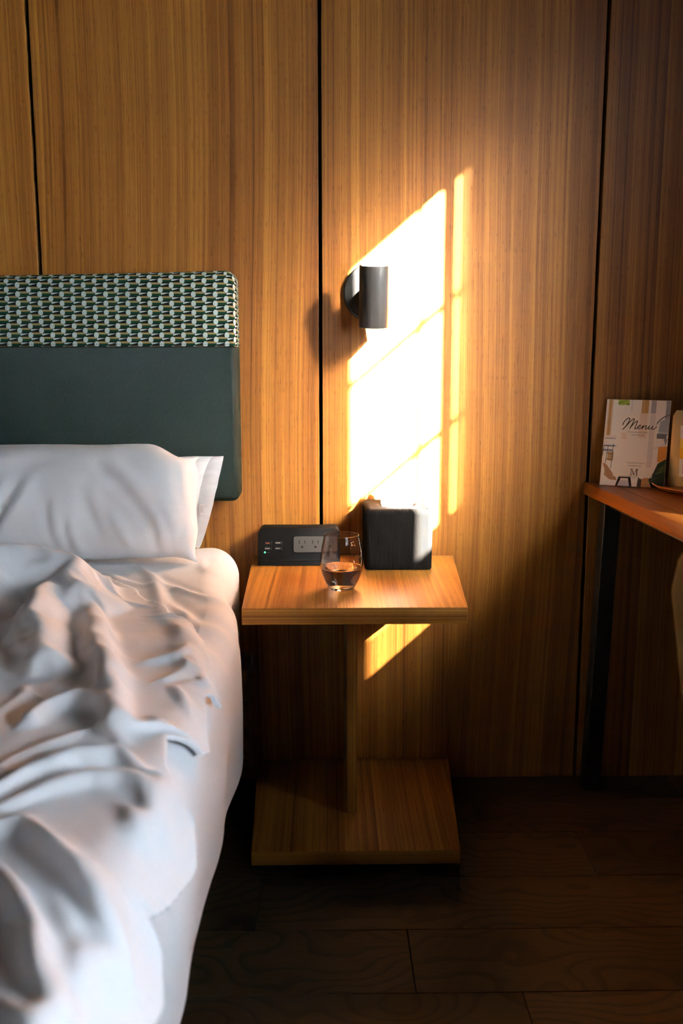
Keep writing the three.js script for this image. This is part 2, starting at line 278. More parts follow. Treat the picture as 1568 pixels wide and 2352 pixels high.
function sheetTop(x, z) {                                          // height of the sheet over the mattress
  const r = 0.055, xe = sideX(0.62, z) - cornerIn(z) * 0.8, d = x - (xe - r);
  let y = MT - 0.006 * Math.exp(-Math.pow((z - 0.3) / 0.2, 2)) * 0;
  y += 0.003 * noise(x * 7 - z * 4, z * 11, 1) + (0.0018 * noise(x * 18 + z * 11, z * 13 - x * 6, 2)) * smooth(x, -0.9, -0.6);
  for (const [ax, az, bx, bz, h, w] of SHEETFOLD) { const dx = bx - ax, dz = bz - az, L = Math.hypot(dx, dz), t = ((x - ax) * dx + (z - az) * dz) / (L * L), d = ((x - ax) * dz - (z - az) * dx) / L + 0.02 * Math.sin(t * 3); y += h * Math.exp(-(((t - 0.5) / 0.6) ** 4)) * (Math.exp(-d * d / (w * w)) - 0.6 * Math.exp(-((d - 1.6 * w) ** 2) / (w * w))); }
  const b = z - backZ; if (b < 0.06) y -= 0.06 - Math.sqrt(Math.max(0, 0.0036 - (0.06 - Math.max(b, 0)) ** 2));
  if (d > 0) y -= r - Math.sqrt(Math.max(0, r * r - Math.min(d, r) * Math.min(d, r)));
  return y;
}
{
  const t = thing('bed', 'wide bed dressed in a white fitted sheet, left of the nightstand', 'bed', [0, 0, 0]);
  const mat = gridGeo(320, 420, (u, v) => {
    const z = lerp(backZ + 0.001, 2.19, v), xe0 = -cornerIn(z) * 0.8, xt = sideX(0.62, z) + xe0;
    if (u < 0.6) { const s = u / 0.6, x = lerp(-1.6, xt - 0.055, Math.pow(s, 0.8)); return [x, sheetTop(x, z), z, x, z]; }
    if (u < 0.8) { const a = (u - 0.6) / 0.2 * Math.PI / 2, x = xt - 0.055 + 0.055 * Math.sin(a); const y = sheetTop(xt - 0.055, z) - 0.055 + 0.055 * Math.cos(a); return [x, y, z, x + y, z]; }
    const k = (u - 0.8) / 0.2, y = lerp(sheetTop(xt - 0.055, z) - 0.055, MB, k); let x = sideX(y, z) + xe0;
    if (k < 0.25) x = lerp(xt, x, smooth(k, 0, 0.25));
    x -= 0.02 * smooth(k, 0.88, 1) * smooth(k, 0.88, 1); x += 0.004 * noise(z * 9, y * 4, 7) * k;
    return [x, y, z, -y, z];
  });
  obj('fitted_sheet', mat, linen, t);
  obj('mattress', boxAB(-1.74, -0.262, MB + 0.005, MT - 0.075, backZ + 0.10, 2.15, 0.03, 3), linen, t);
  obj('platform', boxAB(-1.7, -0.3, 0.16, MB, 0.06, 2.1, 0.003), backing, t);
  obj('headboard_rail', grain(boxAB(-1.7, -0.186, 0.315, 0.352, 0.003, 0.055, 0.003), 'x', 0.3, 0), redWood, t, 'reddish wooden rail end');
  obj('rail_panel', grain(boxAB(-1.7, -0.196, 0.02, 0.315, 0.003, 0.05, 0.003), 'x', 0.5, 0.2), teak, t);
  for (const [x, z] of [[-0.45, 0.3], [-0.45, 1.9], [-1.6, 0.3], [-1.6, 1.9]]) obj('leg', boxAB(x - 0.03, x + 0.03, 0, 0.16, z - 0.03, z + 0.03, 0.004), backing, t);
}
// duvet: thrown back in crumpled folds
const FOLD = [
  [[-0.72, 0.86, -0.604, 0.716, -0.600, 0.647, -0.575, 0.626, -0.531, 0.619, -0.468, 0.642, -0.430, 0.72], 0.125, 0.055],
  [[-0.493, 0.600, -0.484, 0.682, -0.471, 0.804, -0.453, 0.880, -0.397, 1.020], 0.088, 0.040],
  [[-0.461, 0.640, -0.406, 0.743, -0.355, 0.898, -0.309, 1.042, -0.272, 1.166, -0.252, 1.243], 0.060, 0.032],
  [[-0.474, 0.530, -0.418, 0.566, -0.346, 0.685, -0.263, 0.815, -0.215, 0.895], 0.012, 0.030],
  [[-0.302, 0.995, -0.259, 0.992, -0.213, 0.981, -0.206, 0.919], 0.017, 0.011],
  [[-0.224, 1.120, -0.218, 1.068, -0.193, 0.992], 0.018, 0.012],
  [[-0.199, 0.944, -0.178, 0.998, -0.158, 1.093, -0.140, 1.155], 0.014, 0.012],
  [[-0.358, 1.211, -0.346, 1.169, -0.325, 1.148, -0.305, 1.152, -0.279, 1.189, -0.254, 1.238, -0.230, 1.227, -0.208, 1.216], 0.045, 0.016],
  [[-0.42, 1.40, -0.359, 1.351, -0.333, 1.302, -0.299, 1.272, -0.273, 1.225, -0.243, 1.207], 0.026, 0.022],
  [[-0.40, 1.47, -0.340, 1.403, -0.311, 1.355, -0.275, 1.324, -0.231, 1.318, -0.189, 1.344, -0.155, 1.374], 0.036, 0.014],
  [[-0.256, 1.247, -0.209, 1.238, -0.171, 1.257, -0.150, 1.290], 0.026, 0.016],
  [[-0.220, 1.067, -0.194, 1.107, -0.171, 1.156, -0.150, 1.205], 0.018, 0.012],
  [[-0.40, 1.50, -0.328, 1.437, -0.297, 1.400, -0.253, 1.377, -0.215, 1.372, -0.188, 1.400, -0.170, 1.429], 0.034, 0.026],
  [[-0.37, 1.50, -0.313, 1.481, -0.281, 1.468, -0.247, 1.517, -0.205, 1.567, -0.182, 1.590, -0.162, 1.612, -0.150, 1.630], 0.036, 0.018],
  [[-0.220, 1.418, -0.194, 1.447, -0.160, 1.480], 0.022, 0.014],
  [[-0.176, 1.505, -0.155, 1.494, -0.130, 1.494], 0.014, 0.014],
  [[-0.33, 1.50, -0.281, 1.565, -0.237, 1.639, -0.206, 1.701, -0.178, 1.737, -0.160, 1.752], 0.032, 0.016],
  [[-0.178, 1.644, -0.166, 1.667, -0.153, 1.697, -0.142, 1.740, -0.136, 1.769], 0.020, 0.011],
  [[-0.290, 1.522, -0.238, 1.573, -0.199, 1.632, -0.180, 1.675], 0.024, 0.014],
  [[-0.231, 1.715, -0.191, 1.749, -0.161, 1.780, -0.14, 1.85], 0.034, 0.03],
  [[-0.42, 1.05, -0.40, 1.13, -0.43, 1.25], 0.03, 0.04], [[-0.55, 1.0, -0.50, 1.2, -0.45, 1.45], 0.05, 0.05], [[-0.65, 0.8, -0.62, 1.0, -0.6, 1.3, -0.5, 1.8], 0.095, 0.07],
];
const EDGE = [[0.40, -0.62], [0.43, -0.5], [0.462, -0.439], [0.586, -0.363], [0.733, -0.276], [0.81, -0.226], [0.88, -0.200], [1.0, -0.175], [1.055, -0.152], [1.091, -0.170], [1.149, -0.162], [1.198, -0.153], [1.222, -0.156], [1.238, -0.176], [1.251, -0.198], [1.295, -0.190], [1.318, -0.188], [1.345, -0.178], [1.362, -0.152], [1.417, -0.143], [1.469, -0.150], [1.498, -0.155], [1.542, -0.165], [1.561, -0.152], [1.608, -0.145], [1.645, -0.150], [1.658, -0.158], [1.68, -0.155], [1.8, -0.168], [2.2, -0.175]];
function edgeX(z) { let i = 0; while (i < EDGE.length - 2 && z > EDGE[i + 1][0]) i++; const [a, xa] = EDGE[i], [b, xb] = EDGE[i + 1]; return lerp(xa, xb, smooth(z, a, b) * 0.5 + clamp((z - a) / (b - a), 0, 1) * 0.5); }
function foldHeight(x, z) {
  const k = 0.005; let sum = 1;                                    // smooth maximum: round crests, tight valleys
  const wx = x + 0.006 * noise(x * 11, z * 11, 3), wz = z + 0.006 * noise(x * 11, z * 11, 9);
  for (const [pl, h, w] of FOLD) {
    let best = 9, tt = 0, side = 1; const n = pl.length / 2 - 1;
    for (let i = 0; i < n; i++) {
      const ax = pl[i * 2], az = pl[i * 2 + 1], bx = pl[i * 2 + 2] - ax, bz = pl[i * 2 + 3] - az, t = clamp(((wx - ax) * bx + (wz - az) * bz) / (bx * bx + bz * bz), 0, 1), d = Math.hypot(wx - ax - bx * t, wz - az - bz * t);
      if (d < best) { best = d; tt = (i + t) / n; side = (wx - ax) * bz - (wz - az) * bx; }
    }
    const q = best / w * (side < 0 ? 1.1 : 0.9), e = Math.max(0, 1 - q * q / 5.5), prof = h * (0.7 * e * e + 0.3 / (1 + 1.6 * q * q)), taper = 0.6 + 0.4 * Math.sin(Math.PI * clamp(tt * 0.86 + 0.07, 0, 1));
    sum += Math.exp(prof * taper / k) - 1;
  }
  return k * Math.log(sum);
}
{
  // the folds above are only where the cloth starts; it is then let slacken and buckle as cloth does, over the bed
  const NX = 150, NZ = 330, Z0 = 0.40, Z1 = 2.05, N = NX * NZ, P = new Float32Array(N * 3), Q = new Float32Array(N * 3), id = (i, j) => j * NX + i;
  const groundAt = (x, z) => { const xe = sideX(0.62, z), o = x - xe; let h = -9; for (const e of [-0.012, -0.008, -0.004, 0, 0.004]) h = Math.max(h, sheetTop(Math.min(x + e, xe - 0.008), z)); return h - (o > 0 ? Math.min(o * 1.5, 0.2) : 0) + 0.012; };
  const GX = 220, GZ = 440, GT = new Float32Array(GX * GZ);          // the same, looked up
  for (let b = 0; b < GZ; b++) for (let a = 0; a < GX; a++) GT[b * GX + a] = groundAt(-0.96 + a * 0.004, 0.36 + b * 0.004);
  const ground = (x, z) => { const fx = clamp((x + 0.96) / 0.004, 0, GX - 1.001), fz = clamp((z - 0.36) / 0.004, 0, GZ - 1.001), a = Math.floor(fx), b = Math.floor(fz), t = fx - a, q = b * GX + a; return lerp(lerp(GT[q], GT[q + 1], t), lerp(GT[q + GX], GT[q + GX + 1], t), fz - b); };
  for (let j = 0; j < NZ; j++) for (let i = 0; i < NX; i++) {
    const z = lerp(Z0, Z1, j / (NZ - 1)), xe = edgeX(z), x = lerp(-0.92, xe, i / (NX - 1)), d = Math.min(xe - x, z - Z0), k = 3 * id(i, j);
    const lift = smooth(d, 0, 0.03);
    P[k] = x; P[k + 1] = ground(x, z) + 0.004 + foldHeight(x, z) * lift; P[k + 2] = z;
  }
  Q.set(P);
  const links = [], add = (a, b, slack, stiff) => { const L = Math.hypot(P[3 * a] - P[3 * b], P[3 * a + 1] - P[3 * b + 1], P[3 * a + 2] - P[3 * b + 2]); links.push(3 * a, 3 * b, L * slack, stiff); };
  for (let j = 0; j < NZ; j++) for (let i = 0; i < NX; i++) {
    const a = id(i, j), x = P[3 * a], z = P[3 * a + 2], s = 1.035 + 0.05 * Math.max(0, noise(x * 5, z * 5, 41)), t = 1.035 + 0.05 * Math.max(0, noise(x * 5, z * 5, 51));
    if (i + 1 < NX) add(a, id(i + 1, j), s, 0.9); if (j + 1 < NZ) add(a, id(i, j + 1), t, 0.9);
    if (i + 1 < NX && j + 1 < NZ) { add(a, id(i + 1, j + 1), (s + t) / 2, 0.35); add(id(i + 1, j), id(i, j + 1), (s + t) / 2, 0.35); }
    if (i + 4 < NX) add(a, id(i + 4, j), 1.02, 0.10); if (j + 4 < NZ) add(a, id(i, j + 4), 1.02, 0.10);
    if (i + 2 < NX) add(a, id(i + 2, j), 1.03, 0.22); if (j + 2 < NZ) add(a, id(i, j + 2), 1.03, 0.22);
  }
  const LK = Float32Array.from(links), nL = LK.length;
  for (let step = 0; step < 46; step++) {
    for (let k = 0; k < N * 3; k++) { const v = (P[k] - Q[k]) * 0.86; Q[k] = P[k]; P[k] += v; if (k % 3 === 1) P[k] -= 0.00012; }
    for (let it = 0; it < 6; it++) {
      for (let q = 0; q < nL; q += 4) {
        const a = LK[q], b = LK[q + 1], dx = P[b] - P[a], dy = P[b + 1] - P[a + 1], dz = P[b + 2] - P[a + 2], l = Math.sqrt(dx * dx + dy * dy + dz * dz) + 1e-9, c = (l - LK[q + 2]) / l * 0.5 * LK[q + 3];
        P[a] += dx * c; P[a + 1] += dy * c; P[a + 2] += dz * c; P[b] -= dx * c; P[b + 1] -= dy * c; P[b + 2] -= dz * c;
      }
      if (it % 2) for (let k = 0; k < N * 3; k += 3) { const g = ground(P[k], P[k + 2]); if (P[k + 1] < g) { P[k + 1] = g; Q[k] += (P[k] - Q[k]) * 0.5; Q[k + 2] += (P[k + 2] - Q[k + 2]) * 0.5; } }
    }
  }
  for (let pass = 0; pass < 2; pass++) { Q.set(P); for (let j = 1; j < NZ - 1; j++) for (let i = 1; i < NX - 1; i++) for (let c = 0; c < 3; c++) { const k = 3 * id(i, j) + c; P[k] = 0.6 * Q[k] + 0.1 * (Q[k - 3] + Q[k + 3] + Q[k - 3 * NX] + Q[k + 3 * NX]); } }
  // hem: the edge rolls over and tucks back underneath
  const roll = (i, j, n) => { const k = 3 * id(i, j), x = P[k], y = P[k + 1], z = P[k + 2], g = ground(x, z) - 0.006, h = Math.max(0.004, y - g); return n === 1 ? [x + 0.004, y - h * 0.35, z] : n === 2 ? [x + 0.002, y - h * 0.75, z] : [x - 0.003, g, z]; };
  const g = gridGeo(NX - 1 + 3, NZ - 1, (u, v) => { const i = Math.round(u * (NX + 2)), j = Math.round(v * (NZ - 1)); const p = i < NX ? [P[3 * id(i, j)], P[3 * id(i, j) + 1], P[3 * id(i, j) + 2]] : roll(NX - 1, j, i - NX + 1); return [...p, p[0], p[2]]; });
  tag(obj('duvet', g, linen), 'rumpled white cotton duvet thrown back in folds over the bed', 'duvet');
}
// a pillow case: two sheets sewn along their edge, stuffed until they bulge and pucker at the seam
function stuffedPillow(W, H, T, seed, folds) {
  const NX = 130, NY = 54, M = NX * NY, P = [], Q = [], id = [new Int32Array(M), new Int32Array(M)];
  for (let s = 0; s < 2; s++) for (let j = 0; j < NY; j++) for (let i = 0; i < NX; i++) {
    const k = j * NX + i, rim = i === 0 || j === 0 || i === NX - 1 || j === NY - 1;
    if (s && rim) { id[1][k] = id[0][k]; continue; }
    id[s][k] = P.length / 3; const a = i / (NX - 1) * 2 - 1, b = j / (NY - 1) * 2 - 1, z = 0.05 * Math.pow(Math.max(0, (1 - a ** 4) * (1 - b * b)), 0.6) + (rim ? 0.003 * noise(a * 9, b * 9, seed) : 0.004 * noise(a * 6 + seed, b * 4, s));
    P.push(W / 2 * a, H / 2 * b, s ? -z : z);
  }
  const L = [], X = W / (NX - 1), Y = H / (NY - 1), add = (a, b, l, k) => L.push(3 * a, 3 * b, l, k);
  for (let s = 0; s < 2; s++) for (let j = 0; j < NY; j++) for (let i = 0; i < NX; i++) {
    const k = j * NX + i, I = id[s], D = Math.hypot(X, Y);
    const rimJ = j === 0 || j === NY - 1, rimI = i === 0 || i === NX - 1, ex = rimJ ? 0.985 : 1.05, ey = rimI ? 0.97 : 1.05;
    if (i + 1 < NX) add(I[k], I[k + 1], X * ex, 0.9); if (j + 1 < NY) add(I[k], I[k + NX], Y * ey, 0.9);
    if (i + 1 < NX && j + 1 < NY) { add(I[k], I[k + NX + 1], D * 1.04, 0.3); add(I[k + 1], I[k + NX], D * 1.04, 0.3); }
    if (i + 2 < NX) add(I[k], I[k + 2], 2 * X * 1.03, 0.10); if (j + 2 < NY) add(I[k], I[k + 2 * NX], 2 * Y * 1.03, 0.10);
  }
  const p = Float32Array.from(P), q = Float32Array.from(P), lk = Float32Array.from(L);
  for (let step = 0; step < 90; step++) {
    for (let k = 0; k < p.length; k++) { const v = (p[k] - q[k]) * 0.88; q[k] = p[k]; p[k] += v; }
    for (let s = 0; s < 2; s++) for (let j = 1; j < NY - 1; j++) for (let i = 1; i < NX - 1; i++) {   // stuffing pushes along the surface normal, less in places
      const I = id[s], k = j * NX + i, a = 3 * I[k - 1], b = 3 * I[k + 1], c = 3 * I[k - NX], d = 3 * I[k + NX];
      const ux = p[b] - p[a], uy = p[b + 1] - p[a + 1], uz = p[b + 2] - p[a + 2], vx = p[d] - p[c], vy = p[d + 1] - p[c + 1], vz = p[d + 2] - p[c + 2];
      let nx = uy * vz - uz * vy, ny = uz * vx - ux * vz, nz = ux * vy - uy * vx; const l = Math.hypot(nx, ny, nz) + 1e-12, f = (s ? -1 : 1) * 0.00030 * (1 + 0.5 * noise(i * 0.05 + seed, j * 0.09, s)) / l, m = 3 * I[k];
      p[m] += nx * f; p[m + 1] += ny * f; p[m + 2] += nz * f;
      const zm = T / 2 * (0.9 + 0.25 * noise(i * 0.035, j * 0.06 + seed, 3)); if (Math.abs(p[m + 2]) > zm) p[m + 2] = lerp(p[m + 2], Math.sign(p[m + 2]) * zm, 0.5);
    }
    for (let it = 0; it < 6; it++) for (let e = 0; e < lk.length; e += 4) {
      const a = lk[e], b = lk[e + 1], dx = p[b] - p[a], dy = p[b + 1] - p[a + 1], dz = p[b + 2] - p[a + 2], l = Math.sqrt(dx * dx + dy * dy + dz * dz) + 1e-9, c = (l - lk[e + 2]) / l * 0.5 * lk[e + 3];
      p[a] += dx * c; p[a + 1] += dy * c; p[a + 2] += dz * c; p[b] -= dx * c; p[b + 1] -= dy * c; p[b + 2] -= dz * c;
    }
  }
  const side = (s) => gridGeo(NX - 1, NY - 1, (u, v) => { const k = 3 * id[s][Math.round(v * (NY - 1)) * NX + Math.round((s ? 1 - u : u) * (NX - 1))]; const a = p[k] / (W / 2), b = p[k + 1] / (H / 2), A = Math.abs(a), ear = smooth(A, 0.70, 0.98) * smooth(Math.abs(b), 0.35, 0.95), top = 1 - (b > 0 ? 0.30 : 0.10) * ear; let z = p[k + 2];
    if (!s) { const e = (1 - Math.min(1, A) ** 8) * (1 - Math.min(1, Math.abs(b)) ** 6); let f = 0.0022 * noise(a * 26 + b * 3, b * 2.2, 9) * smooth(-b, 0.1, 0.9) + 0.0016 * noise(a * 9, b * 18, 4) * smooth(A, 0.6, 0.95);
      for (const [a0, b0, a1, b1, h, w] of folds) { const dx = (a1 - a0) * W / 2, dy = (b1 - b0) * H / 2, px = (a - a0) * W / 2, py = (b - b0) * H / 2, L2 = dx * dx + dy * dy, t = (px * dx + py * dy) / L2, d = (px * dy - py * dx) / Math.sqrt(L2) + 0.006 * Math.sin(t * 4 + a0 * 9); f += h * Math.exp(-(((t - 0.55) / 0.5) ** 4)) * (Math.exp(-d * d / (w * w)) - 0.7 * Math.exp(-((d - 1.5 * w) ** 2) / (w * w * 0.6))); } z += f * e; }
    return [p[k] * (1 - 0.055 * ear), p[k + 1] * top, z, p[k], p[k + 1]]; });
  return merge([side(0), side(1)]);
}
// pillows
function pillowGeo(W, H, T, seed, folds = []) {
  const N = 180, M = 110;
  const f = (u, v, s) => {
    const a = u * 2 - 1, b = v * 2 - 1, A = Math.abs(a), ea = 1 - A ** 5, eb = 1 - Math.abs(b) ** 4;
    let th = T / 2 * Math.pow(Math.max(0, 1 - A ** 3), 0.6) * Math.pow(Math.max(0, 1 - b * b), 0.42);
    const round = b > 0 ? 1 - 0.30 * Math.pow(smooth(A, 0.80, 1), 2) : 1 - 0.04 * smooth(A, 0.5, 0.8) + 0.05 * smooth(A, 0.9, 1);
    const x = W / 2 * a * (1 - 0.05 * (1 - b * b) * A ** 4 - 0.02 * smooth(b, 0.5, 1)) + 0.004 * noise(b * 4, seed, 2) * smooth(A, 0.7, 1), y = H / 2 * b * round * (1 + 0.012 * noise(a * 3, seed, 1));
    const near = smooth(A, 0.15, 0.95), low = smooth(-b, -0.2, 1);
    // soft drag folds running up from the lower seam and the end
    let fold = 0; for (const [a0, b0, a1, b1, h, w] of folds) { const dx = (a1 - a0) * W / 2, dy = (b1 - b0) * H / 2, px = (a - a0) * W / 2, py = (b - b0) * H / 2, L2 = dx * dx + dy * dy, t = (px * dx + py * dy) / L2, d = (px * dy - py * dx) / Math.sqrt(L2), tp = Math.exp(-(((t - 0.5) / 0.55) ** 4)); fold += h * tp * (Math.exp(-d * d / (w * w)) - 0.8 * Math.exp(-((d - 1.7 * w) ** 2) / (w * w))); }
    th += fold * ea * eb * (s > 0 ? 1 : 0);
    th += (0.013 * noise(a * 3.2 + b * 1.4 + seed, b * 2 - a * 1.0, seed) * (0.6 + near * 0.6) + 0.004 * noise(a * 11 - b * 3, b * 1.6 + a * 2, seed + 2) * (0.2 + low) + 0.0012 * noise(a * 22 + b * 9, b * 6 - a * 5, seed + 5)) * ea * eb;
    return [x, y, s * (th + 0.0012), x, y];
  };
  return merge([gridGeo(N, M, (u, v) => f(u, v, 1)), gridGeo(N, M, (u, v) => f(1 - u, v, -1))]);
}
{
  const p2 = thing('pillow', 'white pillow at the back, its open case end and tag showing by the headboard', 'pillow', [-0.612, 0.7690, 0.130]);
  p2.rotation.set(-0.30, 0.02, -0.03, 'YXZ');
  obj('pillow_body', pillowGeo(0.625, 0.185, 0.075, 4), cream, p2, 'cream pillow inside the case');
  // the case: open sleeve standing out past the pillow end, cut on a slant
  const W = 0.60, sleeve = (s, ext) => gridGeo(70, 50, (u, v) => {
    const b = v * 2 - 1, a = lerp(-1, (s > 0 ? lerp(1.05, 1.16, Math.pow(v, 0.8)) : lerp(1.07, 1.235, Math.pow(v, 0.8))) + ext * Math.sqrt(Math.max(0, 1 - b * b)), u), k = (a + 1) / 2.2;
    const open = smooth(a, 0.8, 1.2), wave = (0.005 * noise(a * 9, b * 5, 12 + s) + 0.003 * noise(a * 17, b * 11, 15 + s)) * (0.3 + 0.7 * open);
    let th = (0.042 - (s > 0 ? 0.012 : 0.034) * open) * Math.pow(Math.max(0, 1 - Math.max(0, -a) ** 3), 0.55) * Math.pow(Math.max(0, 1 - b * b), 0.5) + 0.0014;
    const y = 0.103 * b * (1 + 0.06 * open) + 0.005 * open * noise(a * 4, b * 3, 19) + (b > 0 ? 0 : -0.004 * open);
    return [W / 2 * a, y, s * th + wave * (1 - Math.abs(b) ** 4) * (s > 0 ? 1 : 0.6), a * 0.3, b * 0.12];
  });
  obj('pillow_case', [sleeve(1, -0.05), sleeve(-1, 0.0)], linen, p2);
  const tagM = new THREE.MeshStandardMaterial({ name: 'care tag', roughness: 0.8, map: canvasTex(128, 200, (c, w, h) => { c.fillStyle = '#dcd4d3'; c.fillRect(0, 0, w, h); c.strokeStyle = '#9a8d93'; c.lineWidth = 5; c.strokeRect(4, 4, w - 8, h - 8); c.fillStyle = '#8b7f86'; for (let i = 0; i < 4; i++) c.fillRect(30 + i * 20, 30, 7, 130 - (i % 2) * 25); }) });
  obj('care_tag', at(rbox(0.011, 0.029, 0.0006, 0.0002), 0.323, -0.020, -0.0035), tagM, p2);
  const p1 = thing('pillow', 'plump white pillow in front, resting on the sheet beside the duvet', 'pillow', [-0.664, 0.7825, 0.268]);
  p1.rotation.set(-0.38, 0.03, -0.012, 'YXZ');
  obj('pillow_case', stuffedPillow(0.775, 0.298, 0.15, 3, [[0.09, 0.28, -0.04, -0.64, 0.007, 0.016], [-0.03, 0.20, -0.17, -0.36, 0.006, 0.014], [0.50, 0.68, 0.73, -0.12, 0.006, 0.018], [0.73, -0.08, 0.91, -1.00, 0.007, 0.015], [0.55, -0.16, 0.66, -1.00, 0.006, 0.012], [0.32, -0.28, 0.40, -1.00, 0.006, 0.011], [0.81, -0.12, 0.98, -0.86, 0.006, 0.012], [0.20, -0.04, 0.30, -0.72, 0.005, 0.012], [0.43, 0.16, 0.55, -0.64, 0.005, 0.016], [0.90, 0.56, 1.00, -0.20, 0.005, 0.012], [0.96, -0.28, 1.00, -0.94, 0.005, 0.009], [0.23, 0.64, 0.63, 0.40, 0.003, 0.022], [-0.18, 0.52, 0.15, 0.76, 0.003, 0.022]]), linen, p1);
}

// ───────────── headboard ─────────────
{
  const t = thing('headboard', 'dark green vinyl headboard with a geometric print band along the top', 'headboard', [0, 0, 0]);
  const X0 = -1.75, X1 = -0.205, D = 0.074, ySplit = 1.1165;
  const topY = (x) => lerp(1.279, 1.2905, (x + 0.74) / 0.52) > 1.2905 ? 1.2905 : lerp(1.279, 1.2905, (x + 0.74) / 0.52);
  // padded slab: rounded outline with rounded front edge
  const slab = (y0, y1f, cornersTop, R, puff) => {
    const pts = [], r = R;                                         // outline of the visible end, anticlockwise
    const NX = 120, rows = [];
    const inset = (k) => k;                                        // k: 0 at the front face … edge roll
    const roll = 0.02, steps = 7;
    const ring = (d, z) => { const out = [], top = (x) => y1f(x) - d, x1 = X1 - d, yb = y0 + (cornersTop ? 0 : d), rr = Math.max(r - d, 0.002);
      if (cornersTop) { out.push([x1, yb, z]); for (let i = 0; i <= 12; i++) { const a = i / 12 * Math.PI / 2; out.push([x1 - rr + rr * Math.cos(a), top(x1) - rr + rr * Math.sin(a), z]); } for (let i = 1; i <= 30; i++) { const x = lerp(x1 - rr, X0, i / 30); out.push([x, top(x), z]); } out.push([X0, yb, z]); }
      else { out.push([x1, y1f(x1), z]); for (let i = 0; i <= 12; i++) { const a = -i / 12 * Math.PI / 2; out.push([x1 - rr + rr * Math.cos(a), yb + rr + rr * Math.sin(a), z]); } for (let i = 1; i <= 30; i++) out.push([lerp(x1 - rr, X0, i / 30), yb, z]); out.push([X0, y1f(X0), z]); }
      return out; };
    const rings = [ring(0, 0.002), ring(0, D - roll)];
    for (let i = 1; i <= steps; i++) { const a = i / steps * Math.PI / 2; rings.push(ring(roll * (1 - Math.cos(a)), D - roll + roll * Math.sin(a))); }
    const n = rings[0].length, pos = [], idx = [], uv = [];
    rings.forEach((R2, j) => R2.forEach((p) => { pos.push(...p); const wrap = Math.max(0, p[0] - (X1 - 0.02)) + Math.max(0, D - 0.02 - p[2]) * 0.0; uv.push(p[0] + (p[0] > X1 - 0.021 ? (D - p[2]) : 0), p[1] + (p[1] > 1.26 ? (D - p[2]) * 0.6 : 0)); }));
    for (let j = 0; j < rings.length - 1; j++) for (let i = 0; i < n - 1; i++) { const a = j * n + i, b = a + 1, c = a + n, d = c + 1; cornersTop ? idx.push(a, b, d, a, d, c) : idx.push(a, d, b, a, c, d); }
    const shape = rings.at(-1), base = pos.length / 3; // front cap as fan strips from the outline to the straight edge
    const tri = THREE.ShapeUtils.triangulateShape(shape.map((p) => new THREE.Vector2(p[0], p[1])), []);
    const g = new THREE.BufferGeometry(); g.setAttribute('position', new THREE.Float32BufferAttribute(pos, 3)); g.setAttribute('uv', new THREE.Float32BufferAttribute(uv, 2));
    const off = (rings.length - 1) * n; for (const f of tri) { const [a, b, c] = f.map((k) => k + off), A = shape[f[0]], B = shape[f[1]], C = shape[f[2]]; ((B[0] - A[0]) * (C[1] - A[1]) - (B[1] - A[1]) * (C[0] - A[0]) > 0) ? idx.push(a, b, c) : idx.push(a, c, b); }
    g.setIndex(idx); g.computeVertexNormals(); return toCreasedNormals(g, 0.5);
  };
  obj('print_band', slab(ySplit, topY, true, 0.026), print, t, 'fabric band printed with pale octagons and green barrels');
  obj('vinyl_panel', slab(0.7485, () => ySplit, false, 0.020), vinyl, t, 'green grey woven vinyl panel');
  obj('seam_piping', at(rbox(1.5445, 0.0022, 0.0014, 0.0006), (X0 + X1) / 2 - 0.001, ySplit, D + 0.0002), backing, t);
  const st = []; for (let i = 0; i < 130; i++) st.push(boxAB(X1 - 0.012 - i * 0.006 - 0.0034, X1 - 0.012 - i * 0.006, ySplit + 0.0055, ySplit + 0.0066, D - 0.0002, D + 0.0006, 0.0003));
  obj('stitching', merge(st), backing, t).userData.kind = 'stuff';
}

// ───────────── wall lamp ─────────────
{
  const t = thing('wall_lamp', 'charcoal metal wall lamp with a round plate and half-round shade', 'lamp', [0.115, 1.244, 0]);
  const plate = new THREE.LatheGeometry([[0, 0.0005], [0.0685, 0.0005], [0.0695, 0.002], [0.0695, 0.008], [0.068, 0.0105], [0.065, 0.0115], [0, 0.0122]].map(([a, b]) => new THREE.Vector2(a, b)), 96).rotateX(Math.PI / 2);
  obj('wall_plate', plate, blackMetal, t);
  obj('hub', new THREE.LatheGeometry([[0.022, 0], [0.022, 0.012], [0.019, 0.015], [0.009, 0.017], [0.009, 0.072], [0, 0.072]].map(([a, b]) => new THREE.Vector2(a, b)), 48).rotateX(Math.PI / 2).translate(0, 0, 0.011), lampMetal, t);
  const s = new THREE.Shape(), R = 0.0332, w = 0.0026, B = -0.038;       // half-round front, straight cheeks running back
  s.moveTo(-R, B); for (let i = 0; i <= 48; i++) { const a = lerp(-Math.PI / 2, Math.PI / 2, i / 48); s.lineTo(R * Math.sin(a), R * Math.cos(a)); } s.lineTo(R, B); s.lineTo(R - w, B);
  for (let i = 48; i >= 0; i--) { const a = lerp(-Math.PI / 2, Math.PI / 2, i / 48); s.lineTo((R - w) * Math.sin(a), (R - w) * Math.cos(a)); } s.lineTo(-R + w, B); s.lineTo(-R, B);
  const sh = new THREE.ExtrudeGeometry(s, { depth: 0.137, bevelEnabled: true, bevelSize: 0.0006, bevelThickness: 0.0006, bevelSegments: 2, curveSegments: 4 });
  const shg = toCreasedNormals(sh.translate(0, 0, -0.0685).rotateX(Math.PI / 2), 0.4);
  const shade = obj('lamp_shade', shg, lampMetal, t); shade.position.set(0.0, -0.014, 0.096); shade.rotation.x = 0.15;
  const bulb = obj('lamp_head', at(new THREE.CapsuleGeometry(0.013, 0.05, 8, 24), 0, -0.014, 0.090), lampMetal, t);
}

